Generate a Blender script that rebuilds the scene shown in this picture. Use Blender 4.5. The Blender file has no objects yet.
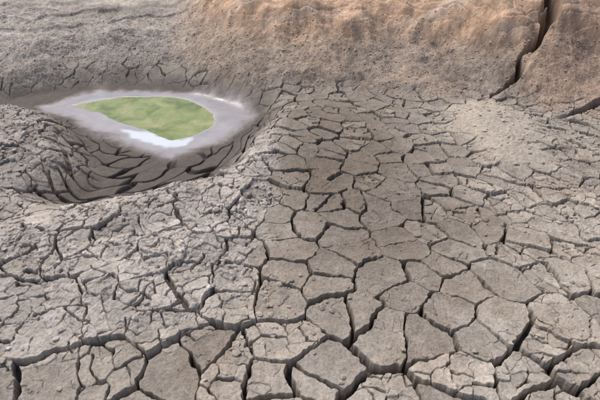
import bpy, math, numpy as np, time
T0=time.time()
F=np.float32
rng=np.random.default_rng(7)
# ---------------------------------------------------------------- noise tools
_ang=rng.random((256,256)).astype(F)*2*np.pi
_GX=np.cos(_ang).ravel().astype(F); _GY=np.sin(_ang).ravel().astype(F)
def noise(x,y,f,ox=0.0,oy=0.0):
    x=(x*f+ox).astype(F); y=(y*f+oy).astype(F)
    fx=np.floor(x); fy=np.floor(y)
    ix=fx.astype(np.int32)&255; iy=fy.astype(np.int32)&255
    tx=x-fx; ty=y-fy
    ix1=(ix+1)&255; iy1=(iy+1)&255
    def g(a,b,dx,dy):
        k=b*256+a
        return _GX[k]*dx+_GY[k]*dy
    n00=g(ix,iy,tx,ty); n10=g(ix1,iy,tx-1,ty); n01=g(ix,iy1,tx,ty-1); n11=g(ix1,iy1,tx-1,ty-1)
    u=tx*tx*(3-2*tx); v=ty*ty*(3-2*ty)
    return ((n00+(n10-n00)*u)+((n01+(n11-n01)*u)-(n00+(n10-n00)*u))*v)*1.5
def fbm(x,y,f,o,ox=0.0,gain=0.5):
    r=0; a=1.0; 
    for i in range(o):
        r=r+a*noise(x,y,f,ox+17.3*i,ox*0.7+9.1*i); a*=gain; f*=2.03
    return r
def ss(a,b,x):
    t=np.clip((x-a)/(b-a),0,1); return t*t*(3-2*t)
def mix(a,b,t): return a+(b-a)*t
_R=rng.random((6,256*256)).astype(F)
def voronoi(x,y,cell,jit,seed,wlo,whi,wp=2.0):
    """returns (d, e, r1, r2, sx, sy): d=min(edge distance - crack half width), e=edge distance"""
    sc=F(1.0/cell); x=(x*sc).astype(F); y=(y*sc).astype(F)
    gx=np.floor(x).astype(np.int32); gy=np.floor(y).astype(np.int32)
    s1=seed*37; s2=seed*91
    def seedpos(cx,cy):
        k=(((cy+s2)&255)*256)+((cx+s1)&255)
        return cx+F(0.5)+(_R[0][k]-F(0.5))*F(jit), cy+F(0.5)+(_R[1][k]-F(0.5))*F(jit), k
    best=np.full(x.shape,1e9,F); bx=np.zeros_like(x); by=np.zeros_like(x); bk=np.zeros(x.shape,np.int32)
    bcx=gx.copy(); bcy=gy.copy()
    for j in (-1,0,1):
        for i in (-1,0,1):
            cx=gx+i; cy=gy+j
            px,py,k=seedpos(cx,cy)
            d=(px-x)**2+(py-y)**2
            m=d<best
            best=np.where(m,d,best); bx=np.where(m,px,bx); by=np.where(m,py,by); bk=np.where(m,k,bk)
            bcx=np.where(m,cx,bcx); bcy=np.where(m,cy,bcy)
    D=np.full(x.shape,1e9,F); E=np.full(x.shape,1e9,F)
    ra=_R[2][bk]
    for j in (-2,-1,0,1,2):
        for i in (-2,-1,0,1,2):
            if (i==0 and j==0) or abs(i)+abs(j)>3: continue
            px,py,k=seedpos(bcx+i,bcy+j)
            ex=px-bx; ey=py-by
            L=np.sqrt(ex*ex+ey*ey)+F(1e-6)
            d=(((bx+px)*F(.5)-x)*ex+((by+py)*F(.5)-y)*ey)/L*F(cell)
            w=(ra+_R[2][k])%1.0
            w=F(wlo)+F(whi-wlo)*w**F(wp)
            E=np.minimum(E,d); D=np.minimum(D,d-w)
    return D,E,_R[3][bk],_R[4][bk],_R[5][bk],bx*F(cell),by*F(cell)
def sdpoly(x,y,P):
    """positive inside"""
    d=np.full(x.shape,1e9,F); c=np.zeros(x.shape,bool)
    n=len(P)
    for i in range(n):
        ax,ay=P[i]; bx,by=P[(i+1)%n]
        ex,ey=bx-ax,by-ay
        t=np.clip(((x-ax)*ex+(y-ay)*ey)/(ex*ex+ey*ey),0,1)
        d=np.minimum(d,(x-ax-ex*t)**2+(y-ay-ey*t)**2)
        if ay!=by:
            cond=((ay>y)!=(by>y))&(x<(bx-ax)*(y-ay)/(by-ay)+ax)
            c^=cond
    d=np.sqrt(d)
    return np.where(c,d,-d).astype(F)
def dline(x,y,P):
    d=np.full(x.shape,1e9,F); tt=np.zeros(x.shape,F)
    n=len(P)-1
    for i in range(n):
        ax,ay=P[i]; bx,by=P[i+1]
        ex,ey=bx-ax,by-ay
        t=np.clip(((x-ax)*ex+(y-ay)*ey)/(ex*ex+ey*ey),0,1)
        q=(x-ax-ex*t)**2+(y-ay-ey*t)**2
        m=q<d
        d=np.where(m,q,d); tt=np.where(m,(i+t)/n,tt)
    return np.sqrt(d),tt
# ---------------------------------------------------------------- layout (metres)
POND=[(-3.85,7.47),(-3.2,7.82),(-2.6,7.90),(-1.95,7.72),(-1.5,7.15),(-1.36,6.75),(-1.6,6.4),(-1.85,6.25),(-2.5,6.62),(-3.15,7.08)]
HALO=[(-4.6,7.4),(-3.8,8.0),(-3.0,8.25),(-1.8,8.15),(-.95,7.7),(-.62,7.0),(-1.0,6.2),(-1.7,5.60),(-2.3,5.75),(-3.0,6.3),(-3.8,6.8)]
BASIN=[(-5.4,7.8),(-4.3,8.45),(-3,8.75),(-2.2,8.5),(-1.2,7.95),(-.4,7.3),(-.25,6.6),(-.55,5.7),(-.90,4.95),(-1.6,4.4),(-2.6,4.2),(-3.2,4.4),(-2.95,5.2),(-3.3,5.95),(-4.3,6.75),(-5.2,7.1)]
LUMPB=[(-.25,6.7),(-.35,5.4),(-.30,4.4),(-.30,3.5),(-.50,2.95),(-1.0,2.45),(-1.8,2.15),(-3,1.9),(-9,1.2),(-9,5.0),(-3.3,5.0),(-3,4),(-1.2,4.6),(-.7,6.7)]
BX=[-60,-12,-9,-5,-4,-2.5,-1.85,-.66,1.6,3,4.5,8,14,60]
BY=[20,7.9,7.7,8.0,8.5,8.75,8.2,7.45,7.2,6.9,6.5,5.9,4,-20]
CLEFT=[(5.2,11.5),(4.75,10.2),(4.40,9.0),(4.42,8.5),(4.05,8.0),(3.72,7.72),(3.6,7.45),(3.2,7.28),(2.95,7.0)]
CLEFT2=[(6.2,7.4),(5.2,6.95),(4.5,6.75),(4.0,6.45),(3.7,6.4)]
SKY_GLINT=[(-2.85,6.6),(-2.3,6.50),(-1.85,6.25),(-1.5,6.35),(-1.55,6.05),(-1.9,5.95),(-2.5,6.25)]  # outline of the painted sky reflection along the pond's lower edge
def col(r,g,b): return np.array([r,g,b],F)
def terrain(x,y):
    x=x.astype(F); y=y.astype(F); N=x.size
    wx=fbm(x,y,.9,3,3.0); wy=fbm(x,y,.9,3,71.0)
    xs=x+.10*wx; ys=y+.10*wy
    n_lo=fbm(x,y,.35,3,11.0)
    sb=sdpoly(xs,ys,BASIN)
    sh=sdpoly(xs,ys,HALO)
    sp=sdpoly(x+.07*wx+.03*noise(x,y,5.)+.015*noise(x,y,13.),y+.07*wy+.03*noise(x,y,5.,8.),POND)
    z=.05*n_lo*np.ones(N,F)
    # mounds
    rd,rt=dline(xs,ys,[(-8,2.2),(-5,2.8),(-2.8,3.35),(-1.7,3.8),(-.74,4.6),(-.36,5.5),(-.25,6.3)])
    frac=np.interp(rt,[0,.5,.8,1],[.20,.17,.13,.05]).astype(F)
    ridge=frac*np.exp(-(rd/.45)**2)
    front=.16*ss(-.1,-1.6,x)*ss(1.3,3.0,y)*ss(4.1,3.1,y-.35*(x+1.7)*.8)
    z=z+np.maximum(ridge,front)+.25*np.minimum(ridge,front)
    ra=np.sqrt(((xs+4.6)/1.9)**2+((ys-5.5)/1.35)**2)
    z=z+.22*np.exp(-ra**3)
    z=z+.10*ss(2.5,6,x)*ss(7,4,y)
    # basin
    fb=ss(-.18,.42,sb)
    z=z*(1-fb)-.25*fb+.008*fb*n_lo
    z=z-.02*ss(-.1,.3,sh)-.07*ss(-.06,.22,sp)
    # sand fan
    fr=np.sqrt(((xs-2.78)/.72)**2+((ys-6.0)/1.2)**2)
    fan=ss(1.12,.62,fr+.3*fbm(x,y,2.0,3,5.0))
    z=z+.15*ss(1.3,0,fr)
    # bank
    y0=np.interp(x,BX,BY).astype(F)
    db=(y-y0)*.95+.20*wx+.16*n_lo
    leftw=ss(-1.7,-3.0,x)
    spur=fbm(x,y*.5,.75,4,31.0)
    dpos=np.where(db>.25,db,np.where(db>-.25,(db+.25)**2,0)).astype(F)
    main=dpos*.47*(1+.16*spur)
    left=np.minimum(dpos,.95)*.36*(1+.25*spur)+np.clip(dpos-.95,0,99)*.085
    cl=ss(1.10,1.75,db+.22*spur)*(1-leftw)
    strat=ss(0,.25,(main*9+1.0*wx)%1)
    main=main+cl*.22+.5*ss(2.1,3.4,db)
    left=left+ss(3.6,5.6,db)*.9+ss(1.5,1.58,db+.15*wx)*.04+ss(2.1,2.2,db+.15*wx)*.05+ss(2.7,2.85,db+.2*wy)*.06
    bank_h=mix(main,left,leftw)+.05*fbm(x,y,1.5,3,44.)*ss(0,.8,db)
    bank_h=np.minimum(bank_h,3.0+.25*n_lo+.02*db)
    bm=ss(-.20,.30,db+.15*fbm(x,y,2.3,3,8.))
    z=z+bank_h
    # cleft in the bank
    cd,ct=dline(x+.07*wx+.05*noise(x,y,5.)+.02*noise(x,y,15.),y+.07*wy+.04*noise(x,y,6.,3.)+.02*noise(x,y,15.,7.),CLEFT)
    cw=np.interp(ct,[0,.35,.5,.7,.85,1],[.18,.10,.075,.05,.022,.010]).astype(F)*(1+.7*noise(x,y,3.,5.))
    cm=ss(cw*1.5,cw*.6,cd)
    z=z-cm*np.interp(ct,[0,.6,.85,1],[.8,.40,.15,.03]).astype(F)
    z=z+.13*ss(.9,0,cd)*ss(-.05,.1,(x-np.interp(y,[7.0,7.45,8,8.7,10.2,11.5],[2.95,3.6,4.05,4.43,4.75,5.2])))*bm
    c2,t2=dline(x+.10*wx,y+.10*wy+.03*noise(x,y,5.),CLEFT2)
    cm2=ss(.06,.015,c2)*ss(1.0,.6,t2)
    z=z-cm2*.14+.06*ss(.5,.0,c2)*(y>np.interp(x,[3.7,4.0,4.5,5.2,6.2],[6.4,6.45,6.75,6.95,7.4]))*(1-cm2)*ss(3.8,4.4,x)
    # ---- region masks
    slb=sdpoly(x+.22*wx,y+.22*wy,LUMPB)
    lumpB=ss(-.12,.22,slb+.12*noise(x,y,3.,6.))*(1-fb)
    lA=ss(1.45,1.2,ra)*(1-fb)
    lump=np.maximum(lumpB,lA)
    halo=ss(-.12,.12,sh+.10*wx)
    openg=(1-bm)*(1-halo)*(1-.98*fan)
    # ---- primary cracks
    cs=np.interp(y,[1,2.6,4.2,6.5,9],[.41,.40,.34,.28,.27]).astype(F)
    k1=1.6/.405; k2=k1+1.6/.37; k3=k2+2.3/.31; k4=k3+2.5/.275
    iy=np.interp(y,[-60,1,2.6,4.2,6.5,9,90],[-61/.5,0,k1,k2,k3,k4,300]).astype(F)*.42
    px0=x+.050*noise(x,y,2.6,1.)+.024*noise(x,y,7.,2.)+.012*noise(x,y,21.,2.)+.002*noise(x,y,55.,2.)
    py0=.050*noise(x,y,2.6,51.)+.024*noise(x,y,7.,52.)+.012*noise(x,y,21.,5.)+.002*noise(x,y,55.,7.)
    qx=px0; qy=y+py0
    D=np.full(N,9,F); r1=np.zeros(N,F); r2=r1.copy(); r3=r1.copy(); dx=r1.copy(); dy=r1.copy(); E=D.copy()
    act=np.where((openg>.01))[0]
    VX=(px0*.42/cs)[act]; VY=(iy+py0)[act]*1.08
    a=voronoi(VX,VY,.42,1.0,3,.001,.026,1.6)
    D[act]=a[0];E[act]=a[1];r1[act]=a[2];r2[act]=a[3];r3[act]=a[4];dx[act]=VX-a[5];dy[act]=VY-a[6]
    wide=ss(4.1,1.9,y)*ss(-1.6,.0,x)
    D=D-.011*wide-.005*ss(4,6,y)*(1-lump)
    D=D+.009*noise(x,y,7.,9.)+.002*noise(x,y,30.,9.)
    dep1=np.interp(y,[1.5,4,7],[.18,.14,.10]).astype(F)*(.8+.45*ss(-.3,.3,noise(x,y,1.7,81.)))
    crack=ss(.003,-.007,D)
    # ---- secondary cracks
    sxw=x-dx; syw=y-dy
    lumpS=np.clip(lumpB*.9+lA+ss(1.0,2.4,sxw-.2*syw)*.65+ss(5.0,6.2,syw)*.25+ss(2.5,1.7,syw)*.15,0,1)
    brk=(r3<lumpS+.16)
    D2=np.full(N,9,F); E2=D2.copy(); q1=np.zeros(N,F); q2=q1.copy(); q3=q1.copy(); ax=x.copy(); ay=y.copy()
    act=np.where(brk&(openg>.01)&(fb<.6))[0]
    if act.size:
        X=qx[act]; Y=qy[act]
        a=voronoi(X+.02*noise(X,Y,9.,77.),Y+.02*noise(X,Y,9.,88.),.150,1.0,11,-.003,.010,1.5)
        D2[act]=a[0];E2[act]=a[1];q1[act]=a[2];q2[act]=a[3];q3[act]=a[4];ax[act]=a[5];ay[act]=a[6]
    crack2=ss(.004,-.006,D2+.004*noise(x,y,14.,9.))
    # ---- hairline shrinkage cracks
    D5=np.full(N,9,F)
    act=np.where((openg>.01)&(y<6.2)&(y>1))[0]
    if act.size:
        X=qx[act]+.01*noise(qx[act],qy[act],30.,4.); Y=qy[act]+.01*noise(qx[act],qy[act],30.,14.)
        a=voronoi(X,Y,.095,1.0,57,-.010,.0035,.8); D5[act]=a[0]
    crack5=ss(.0025,-.0025,D5+.006*noise(x,y,2.,33.)+.001)
    # ---- ring cracks in the wet basin
    act=np.where((fb>.02)&(halo<.98))[0]
    D3=np.full(N,9,F)
    if act.size:
        X=x[act]+2.5; Y=(y[act]-6.9)*.8
        th=np.arctan2(Y,X); rr=np.hypot(X,Y)+.16*wx[act]+.05*noise(X,Y,3.,22.)
        a=voronoi(rr*2.3+.04*noise(X,Y,4.),th*.80+.05*noise(X,Y,4.,9.),.34,1.0,23,-.004,.036,1.0)
        D3[act]=a[0]
    crack3=ss(.010,-.012,D3)*ss(.0,.35,fb)*(1-halo)*ss(7.2,6.4,y)
    # ---- fine rubble
    D4=np.full(N,9,F); p1=np.zeros(N,F); p2=p1.copy(); px=x.copy(); py=y.copy()
    rub=np.clip(lump+ss(1.5,3.2,x)*.55+bm,0,1)*(1-halo)*(1-fb)
    rn=ss(-.25,.35,fbm(x,y,2.1,3,91.)+.1*lumpB)
    act=np.where(rub>.01)[0]
    if act.size:
        a=voronoi(x[act]+.012*noise(x[act],y[act],18.),y[act]+.012*noise(x[act],y[act],18.,4.),.052,1.0,41,.0,.003,1.0)
        D4[act]=a[0];p1[act]=a[2];p2[act]=a[3];px[act]=a[5];py[act]=a[6]
    # heights
    A=openg*(1-fb)
    z=z+A*((r1-.5)*.028+dx*(r2-.5)*.12+dy*(r3-.5)*.12+.008*np.exp(-np.clip(E,0,1)/.05)-.004*np.exp(-np.clip(E,0,1)/.008))
    rough2=mix(.5,.75,lump)
    z=z+A*(D2<8)*((q1-.5)*.028+(x-ax)*(q2-.5)*.24+(y-ay)*(q3-.5)*.24-.003*np.exp(-np.clip(E2,0,1)/.007))*rough2
    d4=np.where(D4<8,ss(0,.010,D4),1)
    z=z+(D4<8)*rub*(1-bm)*rn*(1-fan)*((p1-.4)*.020+(x-px)*(p2-.5)*.45+(y-py)*(p1-.5)*.45+.006*d4-.006)
    gz=(D4<8)*bm*(1-cl*.75)*(1-cm)*(1-.8*leftw*ss(.8,1.1,db))*mix(.55,1.4,leftw)
    z=z+gz*((p1-.4)*.010+.006*d4-.006+(y-py)*(p2-.5)*.18)
    gul=noise(x+.25*y+.2*wx,y*.22,2.6,60.)+.5*noise(x+.25*y+.2*wx,y*.3,6.1,61.)
    z=z+bm*(.022*fbm(x,y,5.,4,15.)+.030*gul*ss(.1,.8,db)*(1-leftw)+cl*(.035*noise(x*.35,y*3,2.2,4.)+.022*strat))
    z=z-A*np.maximum(crack*dep1*mix(1,.4,lump),0)
    z=z-A*crack2*(1-crack)*.045
    z=z-A*crack5*(1-crack)*.010
    z=z-(1-halo)*crack3*.06
    mic=fbm(x,y,13.,4,61.,.6)
    z=z+(.0045+.003*lump)*mic*(1-halo)*(1-.6*fb)
    z=z+halo*.002*fbm(x,y,7.,3,19.)
    z=z+fan*(1-bm)*.006*fbm(x,y,20.,3,3.)
    # ------------------------------------------------------------ colour
    C=np.empty((N,3),F)
    C[:]=col(.43,.382,.328)
    def blend(c,m):
        m=np.clip(m,0,1)[:,None]; C[:]=C*(1-m)+c*m
    blend(col(.54,.49,.43),ss(-.1,.6,fbm(x,y,.8,3,21.))*.65)
    blend(col(.36,.295,.235),ss(.0,.6,fbm(x,y,1.3,3,121.))*.5)
    blend(col(.30,.265,.228),ss(4.0,6.3,y)*.65)
    moist=np.exp(-(((x-.70+.45*wx)/.95)**2+((y-4.6)/1.7)**2))*1.1+.5*np.exp(-(((x-.2)/1.3)**2+((y-6.7)/.8)**2))
    blend(col(.190,.155,.122),np.clip(moist*(.60+.7*r1),0,.92)*(1-lumpB)*(1-fb))
    blend(col(.465,.425,.385),lumpB*.8)
    blend(col(.38,.342,.31),lA*.7)
    C*=(1+.26*(r1-.5)*A+.26*(q1-.5)*A+.28*(p1-.5)*rub*rn)[:,None]
    # pale dust on raised rims
    C*=(1+.10*A*np.exp(-np.clip(E,0,1)/.03))[:,None]
    blend(col(.095,.080,.070),fb*.95)
    blend(col(.36,.32,.285),fb*ss(.30,.0,sb)*.4*ss(-.2,.4,mic)*ss(7.6,6.8,y))
    lil=ss(-.04,.30,sh+.10*wx+.06*noise(x,y,6.,3.)+.03*noise(x,y,17.,3.))
    blend(col(.34,.33,.355)*1.0,lil*.96)
    C*=(1+.12*halo*fbm(x,y,3.,4,77.))[:,None]
    blend(col(.40,.40,.40),ss(-.10,-.01,sp)*.5)
    blend(col(.28,.27,.20),ss(.0,.05,sp)*.9)
    sl=ss(-.02,.08,sdpoly(x+.08*wx,y+.05*wy,SKY_GLINT)+.05*noise(x,y,7.))
    blend(col(.62,.68,.75),sl*.9)  # bright sky reflection put into the ground colour as a blue-white strip
    # bank colours
    bc=np.empty((N,3),F); bc[:]=col(.31,.255,.207)
    t=ss(-.3,.5,fbm(x,y,.9,4,33.))[:,None]; bc=bc*(1-t)+col(.38,.30,.236)*t
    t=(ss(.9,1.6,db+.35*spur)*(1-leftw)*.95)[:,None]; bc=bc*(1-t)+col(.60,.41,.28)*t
    t=(ss(.0,.5,noise(x*.35,y*3.5,1.6,14.))*.6*cl)[:,None]; bc=bc*(1-t)+col(.68,.58,.48)*t
    t=(strat*cl*.25)[:,None]; bc=bc*(1-t)+col(.66,.45,.30)*t
    t=leftw[:,None]; bc=bc*(1-t)+(col(.39,.35,.31)*(1+.40*noise(x*.25,y*3,1.5,3.)*ss(.8,1.2,db))[:,None])*t
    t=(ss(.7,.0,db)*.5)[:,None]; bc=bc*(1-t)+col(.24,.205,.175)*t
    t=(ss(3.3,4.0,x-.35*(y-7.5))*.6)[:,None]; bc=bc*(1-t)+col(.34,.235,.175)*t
    bc*=(1+.32*(p1-.5)*(1-cl*.7)+.18*gul*(1-leftw)+.10*fbm(x,y,8.,3,66.))[:,None]
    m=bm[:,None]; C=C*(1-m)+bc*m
    blend(col(.47,.415,.35),fan*.85*(1-.5*bm))
    blend(col(.06,.047,.038),ss(.3,1,crack)*A*.88)
    blend(col(.10,.08,.067),np.maximum(ss(.3,1,crack2),.6*ss(.3,1,crack5))*A*.65)
    blend(col(.04,.033,.028),ss(.3,1,crack3)*(1-halo)*.85)
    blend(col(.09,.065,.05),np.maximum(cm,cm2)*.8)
    C*=(1+.12*mic*(1-halo))[:,None]
    rgh=.94-.72*lil-.10*fb*(1-halo)-.05*sl
    return z.astype(F),C,rgh.astype(F),dict(bm=bm,cl=cl,lumpB=lumpB,halo=halo,fb=fb,fan=fan,lA=lA,crack=crack*A)
# ---------------------------------------------------------------- ground sheet
rows=list(-20+np.cumsum(np.linspace(1.9,.05,22)))
rows=[r for r in rows if r<1.2]
Y=1.2
while Y<10.6:
    rows.append(Y); Y+=min((Y*Y+9)/2412*.70,.0100)
st=.02
while Y<90:
    rows.append(Y); Y+=st; st*=1.06
rows=np.array(rows,F)
dn=np.linspace(-1.26,1.26,1780)
out=1.26+np.cumsum(.004*1.12**np.arange(62))
s=np.concatenate([-out[::-1],dn,out]).astype(F)
w=(.52*np.maximum(rows,.8)+1.12).astype(F)
XX=(s[None,:]*w[:,None]); YY=np.repeat(rows[:,None],s.size,1)
nr,nc=XX.shape
zs=[];cs=[];rs=[]
CH=200
for i in range(0,nr,CH):
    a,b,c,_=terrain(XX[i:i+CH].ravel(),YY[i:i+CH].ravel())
    zs.append(a);cs.append(b);rs.append(c)
Z=np.concatenate(zs);C=np.concatenate(cs);RG=np.concatenate(rs)
co=np.stack([XX.ravel(),YY.ravel(),Z],1).astype(F)
idx=np.arange(nr*nc,dtype=np.int32).reshape(nr,nc)
quads=np.stack([idx[:-1,:-1],idx[:-1,1:],idx[1:,1:],idx[1:,:-1]],-1).reshape(-1,4)
def make_mesh(name,co,faces,k,smooth=True,C=None,RG=None):
    me=bpy.data.meshes.new(name)
    me.vertices.add(len(co)); me.vertices.foreach_set('co',co.astype(F).ravel())
    nf=len(faces)
    me.loops.add(nf*k); me.loops.foreach_set('vertex_index',faces.astype(np.int32).ravel())
    me.polygons.add(nf); me.polygons.foreach_set('loop_start',np.arange(nf,dtype=np.int32)*k)
    me.polygons.foreach_set('use_smooth',np.full(nf,smooth))
    me.update(calc_edges=True)
    if C is not None:
        at=me.attributes.new('Col','FLOAT_COLOR','POINT')
        at.data.foreach_set('color',np.concatenate([np.clip(C,0,1),np.ones((len(C),1),F)],1).astype(F).ravel())
    if RG is not None:
        at=me.attributes.new('Rough','FLOAT','POINT'); at.data.foreach_set('value',RG)
    ob=bpy.data.objects.new(name,me); bpy.context.scene.collection.objects.link(ob)
    return ob
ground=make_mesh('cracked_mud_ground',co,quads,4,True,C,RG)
# ---------------------------------------------------------------- materials
def new_mat(name):
    m=bpy.data.materials.new(name); m.use_nodes=True
    nt=m.node_tree; nt.nodes.clear()
    o=nt.nodes.new('ShaderNodeOutputMaterial'); p=nt.nodes.new('ShaderNodeBsdfPrincipled')
    nt.links.new(p.outputs[0],o.inputs[0]); return m,nt,p
def N(nt,t,**k):
    n=nt.nodes.new(t)
    for a,b in k.items(): setattr(n,a,b)
    return n
def mud_mat(name,roughattr=True,bump=.6):
    m,nt,p=new_mat(name); L=nt.links.new
    at=N(nt,'ShaderNodeAttribute',attribute_name='Col')
    tc=N(nt,'ShaderNodeTexCoord')
    n1=N(nt,'ShaderNodeTexNoise'); n1.inputs['Scale'].default_value=45; n1.inputs['Detail'].default_value=7; n1.inputs['Roughness'].default_value=.75
    n2=N(nt,'ShaderNodeTexNoise'); n2.inputs['Scale'].default_value=6; n2.inputs['Detail'].default_value=5
    for n in (n1,n2): L(tc.outputs['Object'],n.inputs['Vector'])
    def mr(src,a,b,lo,hi):
        r=N(nt,'ShaderNodeMapRange'); r.inputs[1].default_value=a; r.inputs[2].default_value=b; r.inputs[3].default_value=lo; r.inputs[4].default_value=hi
        L(src,r.inputs[0]); return r.outputs[0]
    v1=mr(n1.outputs[0],.3,.7,.64,1.34); v2=mr(n2.outputs[0],.3,.7,.86,1.14)
    mm=N(nt,'ShaderNodeMath',operation='MULTIPLY'); L(v1,mm.inputs[0]); L(v2,mm.inputs[1])
    if roughattr:
        ar=N(nt,'ShaderNodeAttribute',attribute_name='Rough')
        k=mr(ar.outputs['Fac'],.3,.9,.25,1.0)
        mx=N(nt,'ShaderNodeMix'); L(k,mx.inputs[0]); mx.inputs[2].default_value=1.0; L(mm.outputs[0],mx.inputs[3]); fac=mx.outputs[0]
    else: fac=mm.outputs[0]
    sc=N(nt,'ShaderNodeVectorMath',operation='SCALE'); L(at.outputs['Color'],sc.inputs[0]); L(fac,sc.inputs['Scale'])
    L(sc.outputs[0],p.inputs['Base Color'])
    bp=N(nt,'ShaderNodeBump'); bp.inputs['Distance'].default_value=.014
    L(n1.outputs[0],bp.inputs['Height'])
    if roughattr:
        L(ar.outputs['Fac'],p.inputs['Roughness'])
        st=mr(ar.outputs['Fac'],.35,.9,.03,bump); L(st,bp.inputs['Strength'])
    else:
        p.inputs['Roughness'].default_value=.95; bp.inputs['Strength'].default_value=bump
    L(bp.outputs[0],p.inputs['Normal'])
    p.inputs['Specular IOR Level'].default_value=.45
    return m
ground.data.materials.append(mud_mat('dry_mud',True,1.0))
# water
m,nt,p=new_mat('green_pond_water'); L=nt.links.new
tc=N(nt,'ShaderNodeTexCoord'); n1=N(nt,'ShaderNodeTexNoise'); n1.inputs['Scale'].default_value=2.6; n1.inputs['Detail'].default_value=9; n1.inputs['Roughness'].default_value=.65; n1.inputs['Distortion'].default_value=.5
L(tc.outputs['Object'],n1.inputs['Vector'])
cr=N(nt,'ShaderNodeValToRGB'); cr.color_ramp.elements[0].position=.36; cr.color_ramp.elements[0].color=(.12,.16,.045,1); cr.color_ramp.elements[1].position=.66; cr.color_ramp.elements[1].color=(.34,.33,.17,1)
e=cr.color_ramp.elements.new(.5); e.color=(.22,.27,.09,1)
L(n1.outputs[0],cr.inputs[0]); L(cr.outputs[0],p.inputs['Base Color'])
p.inputs['Roughness'].default_value=.03; p.inputs['IOR'].default_value=1.4
n2=N(nt,'ShaderNodeTexNoise'); n2.inputs['Scale'].default_value=14; L(tc.outputs['Object'],n2.inputs['Vector'])
bp=N(nt,'ShaderNodeBump'); bp.inputs['Strength'].default_value=.05; bp.inputs['Distance'].default_value=.02; L(n2.outputs[0],bp.inputs['Height']); L(bp.outputs[0],p.inputs['Normal'])
pc=[(-4.3,7.3),(-3.3,8.3),(-1.5,8.2),(-.9,6.9),(-1.5,5.7),(-2.7,6.1)]
zz,_,_,_=terrain(np.array([q[0] for q in POND],F),np.array([q[1] for q in POND],F))
wv=np.array([(a,b,float(np.median(zz))) for a,b in pc],F)
water=make_mesh('pond_water',wv,np.array([[0,5,4,3,2,1]]),6,False)
water.data.materials.append(m)
# ---------------------------------------------------------------- loose clods & gravel
def ico():
    import bmesh
    bm=bmesh.new(); bmesh.ops.create_icosphere(bm,subdivisions=1,radius=1)
    v=np.array([q.co[:] for q in bm.verts],F); f=np.array([[a.index for a in q.verts] for q in bm.faces],np.int32); bm.free(); return v,f
IV,IF=ico()
def scatter(name,x,y,r,flat,sink,tint,k=1.0):
    z,c,_,_=terrain(x,y); n=len(x)
    v=np.repeat(IV[None],n,0)*(1+.55*(rng.random((n,len(IV),1))-.5)).astype(F)
    sc=np.stack([.7+.7*rng.random(n),.7+.6*rng.random(n),flat*(.7+.6*rng.random(n))],1).astype(F)
    v=v*sc[:,None,:]*r[:,None,None]
    tx=(rng.random(n)-.5)*1.0; a=rng.random(n)*6.28
    ct,s_=np.cos(tx)[:,None],np.sin(tx)[:,None]
    v1=np.stack([v[...,0],v[...,1]*ct-v[...,2]*s_,v[...,1]*s_+v[...,2]*ct],-1)
    ca,sa=np.cos(a)[:,None],np.sin(a)[:,None]
    v=np.stack([v1[...,0]*ca-v1[...,1]*sa,v1[...,0]*sa+v1[...,1]*ca,v1[...,2]],-1)
    v+=np.stack([x,y,z+r*flat*sink],1)[:,None,:]
    f=IF[None]+(np.arange(n)*len(IV))[:,None,None]
    cc=c*k*(1+.35*(rng.random((n,1))-.5))*np.array(tint)
    C=np.repeat(cc[:,None],len(IV),1).reshape(-1,3)
    ob=make_mesh(name,v.reshape(-1,3),f.reshape(-1,3),3,False,C)
    ob.data.materials.append(stone_mat); return ob
stone_mat=mud_mat('loose_mud_clod',False,.5)
n=30000
x=(-6+rng.random(n)*12).astype(F); y=(1.6+rng.random(n)*5.2).astype(F)
_,_,_,M=terrain(x,y)
dens=.8*M['lumpB']*ss(-.2,.5,fbm(x,y,1.5,2,6.))+.5*M['lA']+.04+1.0*np.exp(-((x+.15)**2+((y-2.75)/.7)**2)/.2)+.3*ss(1.2,3.0,x)
ok=(rng.random(n)<dens)&(M['fb']<.1)&(M['halo']<.1)&(M['crack']<.1)
x,y=x[ok],y[ok]
r=(.0035+.029*rng.random(len(x))**4.5).astype(F)
scatter('loose_mud_clods',x,y,r,.6,.25,(1.0,.99,.98))
n=40000
x=(-7+rng.random(n)*14.5).astype(F); y=(5.4+rng.random(n)*5.2).astype(F)
_,_,_,M=terrain(x,y)
ok=(rng.random(n)<(M['bm']*(1-.9*M['cl'])+.5*M['fan']*.4))&(M['fb']<.1)
x,y=x[ok],y[ok]
r=(.005+.015*rng.random(len(x))**4).astype(F)
scatter('bank_gravel',x,y,r,.6,.1,(1.0,.98,.96),1.12)
# ---------------------------------------------------------------- camera, sky, sun
sc=bpy.context.scene
cam=bpy.data.cameras.new('camera'); co_=bpy.data.objects.new('camera',cam); sc.collection.objects.link(co_)
co_.location=(0,0,3.0); co_.rotation_euler=(math.radians(55),0,0)
cam.sensor_width=36; cam.lens=28.25; cam.clip_end=500; sc.camera=co_
EL,AZ=math.radians(58),math.radians(-45)   # azimuth from +Y, negative = left
wd=bpy.data.worlds.new('World'); sc.world=wd; wd.use_nodes=True
nt=wd.node_tree; bg=nt.nodes['Background']
sky=nt.nodes.new('ShaderNodeTexSky'); sky.sky_type='NISHITA'; sky.sun_disc=False; sky.sun_elevation=EL; sky.sun_rotation=AZ; sky.dust_density=5
nt.links.new(sky.outputs[0],bg.inputs[0]); bg.inputs[1].default_value=.135
sl=bpy.data.lights.new('sun','SUN'); sl.energy=2.4; sl.angle=math.radians(18); sl.color=(1,.95,.89)
so=bpy.data.objects.new('sun',sl); sc.collection.objects.link(so)
from mathutils import Vector
d=Vector((math.sin(AZ)*math.cos(EL),math.cos(AZ)*math.cos(EL),math.sin(EL)))
so.rotation_euler=d.to_track_quat('Z','Y').to_euler(); so.location=d*20
sc.view_settings.view_transform='Standard'; sc.view_settings.look='None'; sc.view_settings.exposure=0
